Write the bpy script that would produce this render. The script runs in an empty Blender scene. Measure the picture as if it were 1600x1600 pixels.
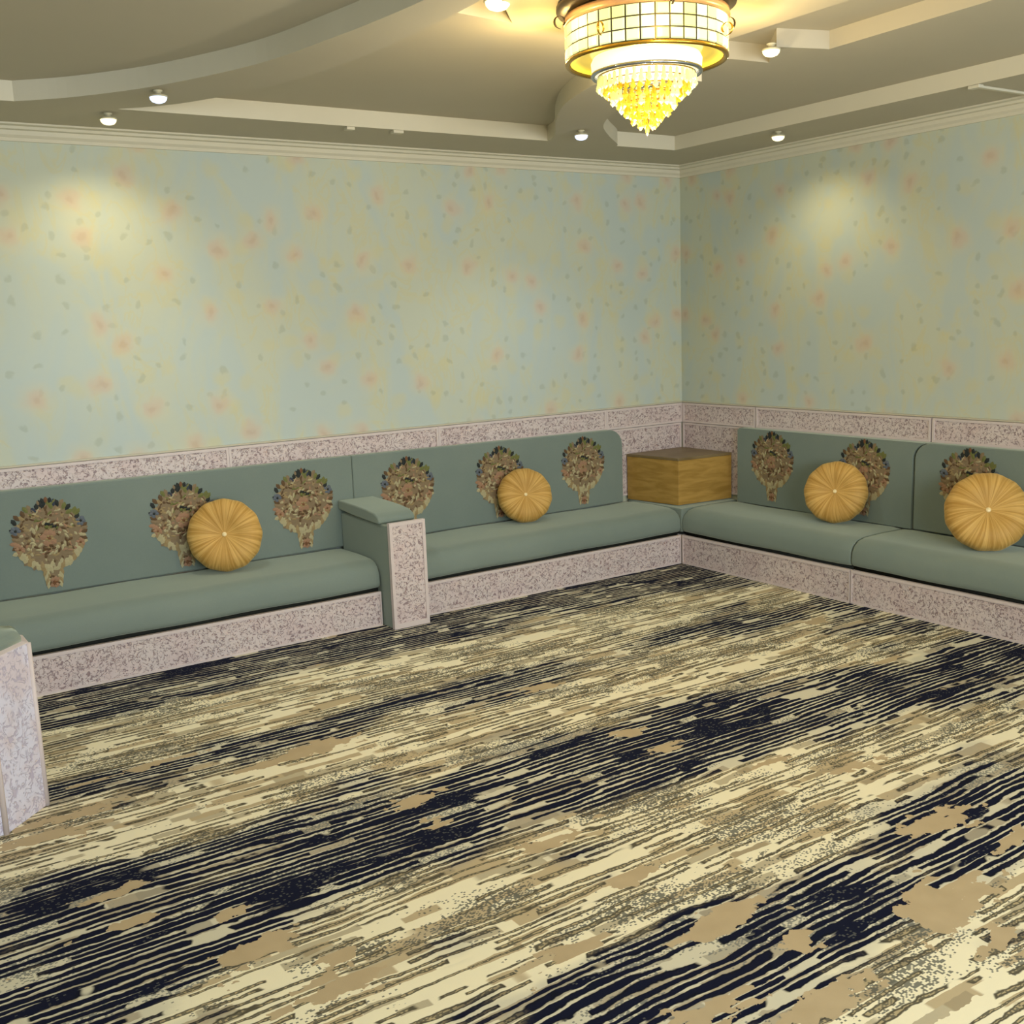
import bpy, bmesh, math, random
from mathutils import Vector, Matrix
random.seed(7)
scene = bpy.context.scene
C = bpy.data.collections.new('majlis_room'); scene.collection.children.link(C)
PI = math.pi

# ------------------------------------------------------------------ camera
CAM = (-5.39903, -5.81862, 1.65)
RX = (0.8277864, -0.5598422, -0.0366939)      # right
DN = (-0.1282257, -0.1251126, -0.9838216)     # down
FW = (0.5461940, 0.8190993, -0.1753526)       # forward
cd = bpy.data.cameras.new('camera'); cam = bpy.data.objects.new('camera', cd); C.objects.link(cam)
cd.sensor_width = 36; cd.sensor_fit = 'HORIZONTAL'; cd.lens = 37.8574; cd.clip_start = 0.02
cam.matrix_world = Matrix(((RX[0], -DN[0], -FW[0], CAM[0]), (RX[1], -DN[1], -FW[1], CAM[1]),
                           (RX[2], -DN[2], -FW[2], CAM[2]), (0, 0, 0, 1)))
scene.camera = cam

# ------------------------------------------------------------------ world, daylight, exposure
w = bpy.data.worlds.new('world'); scene.world = w; w.use_nodes = True
bg = w.node_tree.nodes['Background']; bg.inputs[0].default_value = (0.62, 0.76, 1.0, 1); bg.inputs[1].default_value = 1.0
cy = scene.cycles; cy.max_bounces = 7; cy.diffuse_bounces = 4; cy.glossy_bounces = 2; cy.transmission_bounces = 3; cy.caustics_reflective = False; cy.caustics_refractive = False
vs = scene.view_settings
vs.view_transform = 'Standard'; vs.look = 'None'; vs.gamma = 1; vs.use_curve_mapping = False; vs.exposure = 0.10

def area(name, loc, rot, sx, sy, power, col, spread=PI):
    l = bpy.data.lights.new(name, 'AREA'); l.shape = 'RECTANGLE'; l.size = sx; l.size_y = sy
    l.energy = power; l.color = col; l.spread = spread
    o = bpy.data.objects.new(name, l); C.objects.link(o); o.location = loc; o.rotation_euler = rot
    return o
# daylight entering through the two windows of the wall behind the camera
area('window_daylight', (-4.55, -8.12, 1.62), (PI/2, 0, 0), 2.1, 1.6, 168, (0.82, 0.92, 1.0))
area('window_daylight', (-1.75, -8.12, 1.62), (PI/2, 0, 0), 2.1, 1.6, 104, (0.92, 0.97, 1.0))

# ------------------------------------------------------------------ helpers
def link(o, parent=None):
    C.objects.link(o)
    if parent is not None: o.parent = parent
    return o
def tag(o, label=None, cat=None, group=None, kind=None):
    if label: o['label'] = label
    if cat: o['category'] = cat
    if group: o['group'] = group
    if kind: o['kind'] = kind
    return o
def empty(name, loc=(0, 0, 0), rz=0.0):
    o = bpy.data.objects.new(name, None); C.objects.link(o); o.location = loc; o.rotation_euler = (0, 0, rz)
    o.empty_display_size = 0.1
    return o
def mobj(name, bm, mats, parent=None, smooth=False, bevel=0, seg=2, loc=None, rot=None):
    bmesh.ops.recalc_face_normals(bm, faces=bm.faces)
    me = bpy.data.meshes.new(name); bm.to_mesh(me); bm.free()
    for m in (mats if isinstance(mats, (list, tuple)) else [mats]): me.materials.append(m)
    if smooth:
        for p in me.polygons: p.use_smooth = True
    o = bpy.data.objects.new(name, me); link(o, parent)
    if loc: o.location = loc
    if rot: o.rotation_euler = rot
    if bevel:
        b = o.modifiers.new('bevel', 'BEVEL'); b.width = bevel; b.segments = seg; b.limit_method = 'ANGLE'; b.angle_limit = 0.6
        if smooth:
            wn = o.modifiers.new('wn', 'WEIGHTED_NORMAL'); wn.keep_sharp = False
    return o
def bx(bm, x0, x1, y0, y1, z0, z1, mi=0):
    v = [bm.verts.new(p) for p in ((x0,y0,z0),(x1,y0,z0),(x1,y1,z0),(x0,y1,z0),(x0,y0,z1),(x1,y0,z1),(x1,y1,z1),(x0,y1,z1))]
    for f in ((0,3,2,1),(4,5,6,7),(0,1,5,4),(1,2,6,5),(2,3,7,6),(3,0,4,7)):
        fc = bm.faces.new([v[i] for i in f]); fc.material_index = mi
    return bm
def box(name, x0, x1, y0, y1, z0, z1, mat, parent=None, bevel=0, seg=2, smooth=False):
    return mobj(name, bx(bmesh.new(), x0, x1, y0, y1, z0, z1), mat, parent, smooth, bevel, seg)
def extrude_poly(bm, pts, fn0, fn1):
    """closed prism: pts 2-D outline, fn0/fn1 map (a,b) to the two caps"""
    a = [bm.verts.new(fn0(*p)) for p in pts]; b = [bm.verts.new(fn1(*p)) for p in pts]
    n = len(pts)
    for i in range(n): bm.faces.new((a[i], a[(i+1) % n], b[(i+1) % n], b[i]))
    bm.faces.new(list(reversed(a))); bm.faces.new(b)
    return bm
def smooth_path(pts, n=8):
    out = []
    P = [pts[0]] + list(pts) + [pts[-1]]
    for i in range(1, len(P)-2):
        p0, p1, p2, p3 = (Vector(q) for q in P[i-1:i+3])
        for k in range(n):
            t = k/n
            out.append(tuple(0.5*((2*p1)+(-p0+p2)*t+(2*p0-5*p1+4*p2-p3)*t*t+(-p0+3*p1-3*p2+p3)*t**3)))
    out.append(tuple(pts[-1]))
    return out
def lathe(bm, prof, n=32, mi=0, close=True):
    rings = []
    for r, z in prof:
        if r < 1e-6: rings.append([bm.verts.new((0, 0, z))])
        else: rings.append([bm.verts.new((r*math.cos(2*PI*k/n), r*math.sin(2*PI*k/n), z)) for k in range(n)])
    for a, b in zip(rings, rings[1:]):
        for k in range(n):
            k2 = (k+1) % n
            if len(a) == 1 and len(b) == 1: continue
            if len(a) == 1: f = bm.faces.new((a[0], b[k], b[k2]))
            elif len(b) == 1: f = bm.faces.new((a[k], b[0], a[k2]))
            else: f = bm.faces.new((a[k], b[k], b[k2], a[k2]))
            f.material_index = mi
    return bm

# ------------------------------------------------------------------ materials
def srgb(r, g, b):
    f = lambda c: (c/255/12.92) if c/255 <= 0.04045 else ((c/255+0.055)/1.055)**2.4
    return (f(r), f(g), f(b), 1)
class NT:
    def __init__(s, name):
        s.m = bpy.data.materials.new(name); s.m.use_nodes = True
        s.t = s.m.node_tree; s.b = s.t.nodes['Principled BSDF']
    def n(s, typ, **kw):
        nd = s.t.nodes.new(typ)
        for k, v in kw.items():
            if k.startswith('i_'): nd.inputs[int(k[2:])].default_value = v
            else: setattr(nd, k, v)
        return nd
    def l(s, a, b): s.t.links.new(a, b)
    def val(s, x, sock):
        if hasattr(x, 'is_linked') or isinstance(x, bpy.types.NodeSocket): s.l(x, sock)
        else: sock.default_value = x
    def math(s, op, a, b=0.0, c=0.0, clamp=False):
        nd = s.n('ShaderNodeMath', operation=op, use_clamp=clamp)
        s.val(a, nd.inputs[0]); s.val(b, nd.inputs[1]); s.val(c, nd.inputs[2]); return nd.outputs[0]
    def mix(s, f, a, b):
        nd = s.n('ShaderNodeMix', data_type='RGBA', clamp_factor=True)
        s.val(f, nd.inputs[0]); s.val(a, nd.inputs[6]); s.val(b, nd.inputs[7]); return nd.outputs[2]
    def step(s, x, lo, hi):
        nd = s.n('ShaderNodeMapRange', interpolation_type='SMOOTHSTEP')
        s.val(x, nd.inputs[0]); s.val(lo, nd.inputs[1]); s.val(hi, nd.inputs[2]); return nd.outputs[0]
    def noise(s, vec, scale, detail=2, rough=.5, dist=0, dim='3D'):
        nd = s.n('ShaderNodeTexNoise', noise_dimensions=dim)
        s.l(vec, nd.inputs['Vector']); nd.inputs['Scale'].default_value = scale; nd.inputs['Detail'].default_value = detail
        nd.inputs['Roughness'].default_value = rough; nd.inputs['Distortion'].default_value = dist; return nd.outputs[0]
    def vor(s, vec, scale, feature='F1', rnd=1.0, dim='3D', out=0):
        nd = s.n('ShaderNodeTexVoronoi', feature=feature, voronoi_dimensions=dim)
        s.l(vec, nd.inputs['Vector']); nd.inputs['Scale'].default_value = scale; nd.inputs['Randomness'].default_value = rnd
        return nd.outputs[out] if out is not None else nd
    def obj(s): return s.n('ShaderNodeTexCoord').outputs['Object']
    def geo(s): return s.n('ShaderNodeNewGeometry').outputs['Position']
    def sep(s, v):
        nd = s.n('ShaderNodeSeparateXYZ'); s.l(v, nd.inputs[0]); return nd.outputs
    def comb(s, x, y, z=0.0):
        nd = s.n('ShaderNodeCombineXYZ'); s.val(x, nd.inputs[0]); s.val(y, nd.inputs[1]); s.val(z, nd.inputs[2]); return nd.outputs[0]
    def bump(s, h, strength=.3, dist=.01):
        nd = s.n('ShaderNodeBump'); nd.inputs['Strength'].default_value = strength; nd.inputs['Distance'].default_value = dist
        s.l(h, nd.inputs['Height']); s.l(nd.outputs[0], s.b.inputs['Normal'])
    def col(s, c): s.val(c, s.b.inputs['Base Color'])
    def rough(s, r, spec=.3):
        s.b.inputs['Roughness'].default_value = r; s.b.inputs['Specular IOR Level'].default_value = spec

def plain(name, rgb, rough=.6, spec=.3, metal=0, var=.06, nscale=30):
    t = NT(name); c = srgb(*rgb); n = t.noise(t.obj(), nscale, 3)
    lo = tuple(x*(1-var) for x in c[:3])+(1,); hi = tuple(min(1, x*(1+var)) for x in c[:3])+(1,)
    t.col(t.mix(n, lo, hi)); t.rough(rough, spec); t.b.inputs['Metallic'].default_value = metal
    return t.m

def mat_wallpaper(name, axis, seed):
    t = NT(name); s = t.sep(t.geo()); p = t.comb(s[axis], s[2], seed)
    nz = t.n('ShaderNodeTexNoise'); t.l(p, nz.inputs['Vector']); nz.inputs['Scale'].default_value = 9; nz.inputs['Detail'].default_value = 3
    sc = t.n('ShaderNodeVectorMath', operation='SCALE'); t.l(nz.outputs[1], sc.inputs[0]); sc.inputs[3].default_value = .10
    warp = t.n('ShaderNodeVectorMath', operation='ADD'); t.l(p, warp.inputs[0]); t.l(sc.outputs[0], warp.inputs[1]); pw = warp.outputs[0]
    # grey-blue ground with soft mint-cream trails climbing the wall
    trail = t.noise(t.comb(t.math('MULTIPLY', s[axis], 3.4), t.math('MULTIPLY', s[2], 1.5), seed), 1.0, 3, .6, .8)
    base = t.mix(t.step(trail, .38, .60), srgb(179, 190, 184), srgb(187, 192, 174))
    nv = t.noise(t.comb(t.math('MULTIPLY', s[axis], 2.0), s[2], seed+3), 3.4, 3, .6, 1.0)
    vine = t.math('SUBTRACT', 1.0, t.step(t.math('ABSOLUTE', t.math('SUBTRACT', nv, .52)), .004, .05))
    base = t.mix(t.math('MULTIPLY', t.math('MULTIPLY', vine, t.step(trail, .42, .58)), .42), base, srgb(196, 188, 142))
    yl = t.vor(pw, 4.6, dim='2D', out=None)
    yel = t.math('MULTIPLY', t.math('SUBTRACT', 1, t.step(yl.outputs[0], .08, .30)), t.math('GREATER_THAN', t.sep(yl.outputs[1])[1], .4))
    base = t.mix(t.math('MULTIPLY', yel, .4), base, srgb(198, 190, 144))
    lf = t.vor(pw, 8.5, dim='2D', out=None)
    leaf = t.math('MULTIPLY', t.math('SUBTRACT', 1, t.step(lf.outputs[0], .08, .20)), t.math('GREATER_THAN', t.sep(lf.outputs[1])[0], .55))
    base = t.mix(t.math('MULTIPLY', leaf, .28), base, srgb(140, 144, 124))
    # peach blossoms with a darker heart
    fl = t.vor(pw, 3.1, dim='2D', rnd=.8, out=None)
    fg = t.math('GREATER_THAN', t.sep(fl.outputs[1])[2], .22)
    f0 = t.math('MULTIPLY', t.math('SUBTRACT', 1, t.step(fl.outputs[0], .12, .36)), fg)
    base = t.mix(t.math('MULTIPLY', f0, .36), base, srgb(202, 192, 160))
    f1 = t.math('MULTIPLY', t.math('SUBTRACT', 1, t.step(fl.outputs[0], .07, .21)), fg)
    base = t.mix(t.math('MULTIPLY', f1, .42), base, srgb(200, 170, 150))
    f2 = t.math('MULTIPLY', t.math('SUBTRACT', 1, t.step(fl.outputs[0], .02, .09)), fg)
    base = t.mix(t.math('MULTIPLY', f2, .22), base, srgb(168, 130, 106))
    t.col(base); t.rough(.62, .25)
    return t.m
M = {}
M['paper_back'] = mat_wallpaper('wallpaper_back', 0, 1.3)
M['paper_right'] = mat_wallpaper('wallpaper_right', 1, 8.7)
M['plaster'] = plain('ceiling_plaster', (186, 178, 158), .8, .15, var=.03, nscale=3)
M['plaster_white'] = plain('white_gypsum', (206, 200, 180), .7, .2, var=.03, nscale=5)
M['rail'] = plain('cream_cap_rail', (184, 178, 158), .6)
M['outer'] = plain('painted_wall', (200, 200, 186), .8, .2)
M['gap_shade'] = plain('painted_gap_shade', (40, 42, 38), .9, .1)  # near-black colour stands in for shade between cushion and base
M['frame_white'] = plain('window_frame_white', (225, 225, 220), .4)
M['glass'] = NT('window_glass').m
gt = M['glass'].node_tree; gb = gt.nodes['Principled BSDF']
gb.inputs['Transmission Weight'].default_value = 1; gb.inputs['Roughness'].default_value = .02; gb.inputs['Base Color'].default_value = (.9, .95, .95, 1)

def mat_fabric():
    t = NT('sage_velvet'); o = t.geo(); n = t.noise(o, 2.2, 3, .6)
    c = t.mix(n, srgb(108, 122, 116), srgb(128, 138, 128))
    c = t.mix(t.math('MULTIPLY', t.noise(o, 160, 2), .25), c, srgb(94, 106, 99))
    t.col(c); t.rough(.75, .2)
    t.b.inputs['Sheen Weight'].default_value = .8; t.b.inputs['Sheen Roughness'].default_value = .45
    t.b.inputs['Sheen Tint'].default_value = srgb(190, 196, 176)
    t.bump(t.noise(o, 350, 2), .12, .002)
    return t.m
M['fabric'] = mat_fabric()

def mat_carved(name, base=(208, 194, 190), dark=(132, 110, 112), scale=1.0):
    t = NT(name); o = t.geo()
    n = t.noise(o, 30*scale, 2, .5, 2.2)
    ring = t.math('SUBTRACT', 1, t.step(t.math('ABSOLUTE', t.math('SUBTRACT', n, .5)), .012, .045))
    gate = t.step(t.noise(o, 48*scale, 1), .42, .54)
    cut = t.math('MULTIPLY', ring, gate)
    hole = t.step(t.noise(o, 62*scale, 1, .5, .8), .60, .66)
    cut = t.math('MAXIMUM', cut, hole)
    c = t.mix(t.math('MULTIPLY', t.step(t.noise(o, 7, 2), .40, .65), .5), srgb(*base), srgb(200, 178, 176))
    c = t.mix(t.math('MULTIPLY', cut, .85), c, srgb(*dark))  # dark of cuts and holes is recess shade painted as colour
    t.col(c); t.rough(.5, .35)
    t.bump(t.math('SUBTRACT', 1, cut), .6, .004)
    return t.m
M['carved'] = mat_carved('carved_fretwork_board')
M['carved_border'] = plain('board_border_white', (206, 192, 188), .5)

def mat_wood(name, a, b):
    t = NT(name); s = t.sep(t.geo())
    p = t.comb(t.math('MULTIPLY', s[0], 1), t.math('MULTIPLY', s[1], 1), t.math('MULTIPLY', s[2], 6))
    n = t.noise(p, 5, 4, .55, .6)
    t.col(t.mix(t.step(n, .3, .7), srgb(*a), srgb(*b))); t.rough(.42, .4)
    return t.m
M['wood'] = mat_wood('golden_veneer', (150, 116, 52), (176, 140, 72))
M['wood_dark'] = mat_wood('table_top_veneer', (112, 94, 62), (128, 110, 78))

def mat_velvet_gold():
    t = NT('gold_velvet'); o = t.obj(); s = t.sep(o)
    ang = t.math('ARCTAN2', s[1], s[0])
    n = t.noise(t.comb(t.math('MULTIPLY', t.math('COSINE', ang), 6), t.math('MULTIPLY', t.math('SINE', ang), 6), t.math('MULTIPLY', s[2], 3)), 2.6, 3, .6)
    c = t.mix(t.step(n, .3, .7), srgb(164, 122, 52), srgb(208, 168, 96))  # light and shade of the pleats painted as radial streaks
    t.col(c); t.rough(.6, .25); t.b.inputs['Sheen Weight'].default_value = .4
    t.b.inputs['Sheen Tint'].default_value = srgb(240, 210, 140)
    return t.m
M['gold'] = mat_velvet_gold()
M['button'] = plain('pearl_button', (232, 212, 160), .25, .6)
for k, c in dict(tan=(146, 126, 88), taupe=(126, 108, 82), cream=(168, 158, 122), brown=(92, 70, 46), navy=(52, 58, 70),
                 black=(38, 42, 40), olive=(104, 106, 58), rose=(150, 116, 90), blue=(92, 98, 106), rust=(112, 76, 50)).items():
    M['em_'+k] = plain('embroidery_'+k, c, .7, .25, var=.15, nscale=90)
def emit(name, rgb, strength):
    t = NT(name); t.b.inputs['Base Color'].default_value = srgb(*rgb); t.b.inputs['Emission Color'].default_value = srgb(*rgb)
    t.b.inputs['Emission Strength'].default_value = strength; return t.m
M['lamp_warm'] = emit('lamp_lens_warm', (255, 242, 196), 1.5)
M['lamp_cool'] = emit('lamp_lens_cool', (206, 220, 255), 1.3)
M['lamp_body'] = plain('lamp_body_white', (190, 185, 160), .4)
M['brass'] = plain('brass', (190, 150, 60), .25, .5, metal=1)
M['bronze'] = plain('dark_bronze', (66, 56, 40), .4, .5, metal=.6)
M['chrome'] = plain('chrome_ring', (170, 175, 190), .2, .5, metal=1)
M['copper'] = plain('copper_band', (176, 140, 104), .35, .5, metal=.3)
def mat_crystal(name, rgb, rgb2, es):
    t = NT(name); o = t.n('ShaderNodeObjectInfo').outputs['Random']
    c = t.mix(o, srgb(*rgb), srgb(*rgb2)); t.col(c); t.rough(.15, .6)
    t.b.inputs['Transmission Weight'].default_value = .12
    t.l(c, t.b.inputs['Emission Color']); t.b.inputs['Emission Strength'].default_value = es
    return t.m
M['pane'] = mat_crystal('lit_crystal_pane', (204, 214, 140), (230, 238, 200), .55)
M['diff'] = emit('lit_diffuser', (255, 250, 224), .8)
M['drop'] = mat_crystal('lit_crystal_drop_gold', (214, 160, 20), (236, 206, 70), .3)
M['drop_pale'] = mat_crystal('lit_crystal_drop_pale', (222, 226, 150), (236, 236, 170), .36)
M['drop_amber'] = mat_crystal('lit_crystal_drop_amber', (190, 130, 26), (214, 164, 56), .2)
M['gold_pan'] = mat_crystal('lit_gold_pan', (228, 196, 60), (228, 196, 60), .55)

# ------------------------------------------------------------------ carpet
def unproject(px, py):
    dx, dy = px-800, py-800; f = 1682.553
    v = [RX[i]*dx+DN[i]*dy+FW[i]*f for i in range(3)]
    t = -CAM[2]/v[2]
    return CAM[0]+v[0]*t, CAM[1]+v[1]*t
# plan positions of the carpet's own navy clouds and beige blotches (x, y, half-length, half-width, weight)
NAVY = []; BEIGE = []
def navy(px, py, a, b, wt=1.0): NAVY.append(unproject(px, py)+(a*1.15, b*1.75, wt*.62))
def beige(px, py, a, b): BEIGE.append(unproject(px, py)+(a, b, 1.0))
for q in ((0,1470,.5,.12),(120,1440,.4,.12),(60,1530,.3,.10),(240,1400,.35,.10),(350,1390,.35,.11),(440,1350,.3,.10),(560,1310,.35,.11),(680,1290,.3,.09),
          (770,1240,.4,.12),(880,1210,.4,.13),(980,1180,.4,.13),(1080,1150,.4,.13),(1190,1110,.45,.12),(1320,1085,.45,.12),(1440,1065,.4,.12),(1560,1040,.4,.12),
          (200,1540,.25,.07,.8),(30,1590,.3,.08),(920,1570,.3,.07),(1060,1530,.3,.08),(1140,1500,.25,.08),(1240,1445,.3,.08),(1340,1390,.3,.08),(1430,1340,.3,.08),
          (1530,1280,.3,.09),(1590,1230,.3,.09),(100,1110,.35,.10),(230,1085,.35,.09),(350,1060,.3,.09,.8),(470,1030,.35,.09,.9),(600,1000,.35,.10),(710,985,.35,.10),
          (850,945,.4,.12),(990,915,.4,.14),(1060,890,.3,.12),(1120,905,.3,.1),(400,1165,.3,.08,.9),(560,1130,.3,.07,.7),(120,1230,.25,.07,.9),(700,1080,.4,.08,.6),
          (860,1055,.35,.07,.7),(1180,972,.5,.12,.9),(1290,960,.3,.1,.5),(1440,975,.4,.08,.8),(1560,1000,.35,.08,.8),(640,1205,.3,.05,.5),(1010,1010,.4,.06,.5)):
    navy(*q)
for q in ((500,1165,.13,.06),(450,1185,.12,.035),(640,1253,.10,.04),(690,1284,.06,.035),(212,1436,.06,.035),(180,1395,.14,.03),(400,1482,.12,.045),(355,1430,.05,.03),
          (530,1500,.06,.03),(520,1545,.16,.05),(980,1145,.08,.04),(1040,1170,.08,.03),(860,1315,.15,.03),(1470,1280,.17,.06),(1500,1400,.16,.085),(1480,1440,.1,.06),
          (1125,1440,.15,.06),(1250,1470,.07,.05),(1585,1310,.10,.04),(1200,1195,.14,.03),(1000,1365,.14,.035),(1100,1590,.18,.05),(110,1272,.16,.045),(60,1310,.2,.04),
          (1270,972,.10,.04),(840,1075,.13,.04),(240,1195,.2,.03),(1390,1030,.1,.03),(900,1480,.12,.03),(1330,1200,.14,.03),(1290,1560,.16,.04),(1560,1470,.1,.04)):
    beige(*q)
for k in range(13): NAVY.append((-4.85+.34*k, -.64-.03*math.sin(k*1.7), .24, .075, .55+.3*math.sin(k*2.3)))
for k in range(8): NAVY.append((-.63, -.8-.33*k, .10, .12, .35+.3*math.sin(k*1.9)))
def carpet_fields(x, y):
    d = 0.0
    for cx, cy, a, b, wt in NAVY:
        e = ((x-cx)/a)**2+((y-cy)/b)**2
        if e < 6: d += wt*math.exp(-e*.8)
    g = 0.0
    for cx, cy, a, b, wt in BEIGE:
        e = ((x-cx)/a)**2+((y-cy)/b)**2
        if e < 6: g = max(g, wt*math.exp(-e*.7))
    return min(d, 1.3), g
def mat_carpet():
    t = NT('streaked_carpet'); s = t.sep(t.geo())
    at = lambda n: t.n('ShaderNodeAttribute', attribute_name=n).outputs['Fac']
    D = at('navy_density'); G = at('beige_density')
    u = s[0]
    wob = t.noise(t.comb(t.math('MULTIPLY', s[0], 1.6), t.math('MULTIPLY', s[1], 3), 3.0), 1.0, 2, .5)
    v = t.math('ADD', s[1], t.math('MULTIPLY', t.math('SUBTRACT', wob, .5), .06))
    fine = t.noise(t.comb(s[0], s[1], .4), 26, 2)
    v = t.math('ADD', v, t.math('MULTIPLY', t.math('SUBTRACT', fine, .5), .014))
    jag = t.noise(t.comb(t.math('MULTIPLY', s[0], 1.1), t.math('MULTIPLY', s[1], 13), 5.5), 1.0, 2, .5)
    v = t.math('ADD', v, t.math('MULTIPLY', t.math('SUBTRACT', jag, .5), .075))
    r = t.math('DIVIDE', v, .030); row = t.math('FLOOR', r); fr = t.math('FRACT', r)
    amp = t.noise(t.comb(t.math('MULTIPLY', s[0], 1.0), t.math('MULTIPLY', s[1], 2.2), 9.0), 1.9, 3, .6)
    Dn = t.math('ADD', t.math('MINIMUM', D, .80), t.math('MULTIPLY', t.math('SUBTRACT', amp, .5), 2.1))
    def rn(fu, k, seed): return t.noise(t.comb(t.math('MULTIPLY', u, fu), t.math('MULTIPLY', row, k), seed), 1.0, 1, .5)
    on = rn(3.6, 7.37, 1.0)
    thr = t.math('ADD', .522, t.math('MULTIPLY', Dn, .14))
    isin = t.step(t.math('SUBTRACT', thr, on), -.006, .006)
    half = t.math('ADD', .22, t.math('MULTIPLY', t.math('MAXIMUM', Dn, 0.0), .17))
    half = t.math('ADD', half, t.math('MULTIPLY', t.math('SUBTRACT', rn(11, 3.1, 4.0), .5), .30))
    dist = t.math('ABSOLUTE', t.math('SUBTRACT', fr, .5))
    edge = t.math('SUBTRACT', dist, half)
    inside = t.math('MULTIPLY', isin, t.math('SUBTRACT', 1, t.step(edge, -.05, .05)))
    core = t.math('MULTIPLY', t.step(t.math('SUBTRACT', thr, on), .012, .022), t.math('SUBTRACT', 1, t.step(edge, -.16, -.10)))
    # light ground: cream yarn over beige yarn
    cr = t.step(rn(2.4, 5.1, 7.0), .425, .435)
    ground = t.mix(cr, srgb(186, 168, 134), srgb(236, 226, 194))
    ground = t.mix(t.math('MULTIPLY', t.step(rn(3.1, 6.3, 27.0), .595, .605), .7), ground, srgb(156, 142, 114))
    # tiny yarn specks in drifting patches
    cell = t.n('ShaderNodeTexWhiteNoise', noise_dimensions='2D')
    sn = t.n('ShaderNodeVectorMath', operation='SNAP'); t.l(t.comb(s[0], s[1]), sn.inputs[0]); sn.inputs[1].default_value = (.0065, .005, 1)
    t.l(sn.outputs[0], cell.inputs[0]); W = cell.outputs[0]
    mz = t.noise(t.comb(t.math('MULTIPLY', s[0], 1.4), t.math('MULTIPLY', s[1], 4.2), 21.0), 1.3, 3, .65)
    dens = t.math('MULTIPLY', t.step(mz, .46, .64), .60)
    spk = t.math('LESS_THAN', W, dens)
    ground = t.mix(t.math('MULTIPLY', spk, .85), ground, srgb(84, 86, 80))
    # streak: olive-grey outline, speckled core in light zones, navy in the clouds
    tone = t.step(t.math('ADD', Dn, t.math('MULTIPLY', t.math('SUBTRACT', rn(1.5, 3.3, 17.0), .5), .5)), .12, .48)
    streak_c = t.mix(tone, srgb(88, 82, 66), srgb(16, 19, 34))
    core_c = t.mix(t.math('GREATER_THAN', W, .5), srgb(112, 106, 88), srgb(176, 160, 124))
    core_c = t.mix(tone, core_c, srgb(17, 21, 42))
    streak_c = t.mix(core, streak_c, core_c)
    ground = t.mix(t.math('MULTIPLY', tone, .42), ground, srgb(150, 150, 142))
    c = t.mix(inside, ground, streak_c)
    # where the clouds are densest the gaps close up, speckled
    fn = t.noise(t.comb(t.math('MULTIPLY', s[0], 3.2), t.math('MULTIPLY', s[1], 9), 41.0), 1.0, 3, .6)
    fill = t.step(t.math('ADD', Dn, t.math('ADD', t.math('MULTIPLY', fn, 1.3), t.math('MULTIPLY', rn(4, 2.9, 11.0), .5))), 1.86, 1.94)
    c = t.mix(fill, c, t.mix(t.math('MULTIPLY', t.math('LESS_THAN', W, .10), .45), srgb(17, 21, 42), srgb(112, 112, 104)))
    # beige blotches with ragged ends along the streaks
    rag = t.math('ADD', G, t.math('ADD', t.math('MULTIPLY', t.math('SUBTRACT', rn(7, 4.7, 15.0), .5), 1.6), t.math('MULTIPLY', t.math('SUBTRACT', t.noise(t.comb(s[0], s[1], 2.0), 22, 3), .5), 1.1)))
    free = t.step(t.noise(t.comb(t.math('MULTIPLY', s[0], 1.2), t.math('MULTIPLY', s[1], 3), 31.0), 1.9, 2), .60, .70)
    rag = t.math('ADD', rag, t.math('MULTIPLY', free, .18))
    bl = t.step(rag, .54, .56)
    c = t.mix(bl, c, t.mix(t.noise(t.geo(), 9, 2), srgb(172, 152, 118), srgb(192, 172, 138)))
    t.col(c); t.rough(.92, .1)
    t.bump(t.noise(t.geo(), 420, 2), .25, .004)
    return t.m
M['carpet'] = mat_carpet()

def build_floor():
    x0, x1, y0, y1, st = -6.9, 0.0, -8.2, 0.0, .04
    nx = int(round((x1-x0)/st)); ny = int(round((y1-y0)/st))
    vs_, fs, dn, gn = [], [], [], []
    for j in range(ny+1):
        for i in range(nx+1):
            x = x0+(x1-x0)*i/nx; y = y0+(y1-y0)*j/ny
            vs_.append((x, y, 0)); d, g = carpet_fields(x, y); dn.append(d); gn.append(g)
    for j in range(ny):
        for i in range(nx):
            a = j*(nx+1)+i; fs.append((a, a+1, a+nx+2, a+nx+1))
    me = bpy.data.meshes.new('floor'); me.from_pydata(vs_, [], fs)
    for nm, arr in (('navy_density', dn), ('beige_density', gn)):
        at = me.attributes.new(nm, 'FLOAT', 'POINT'); at.data.foreach_set('value', arr)
    me.materials.append(M['carpet'])
    o = link(bpy.data.objects.new('floor', me)); tag(o, 'navy, cream and beige streaked wall-to-wall carpet', 'floor', kind='structure')
build_floor()

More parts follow.
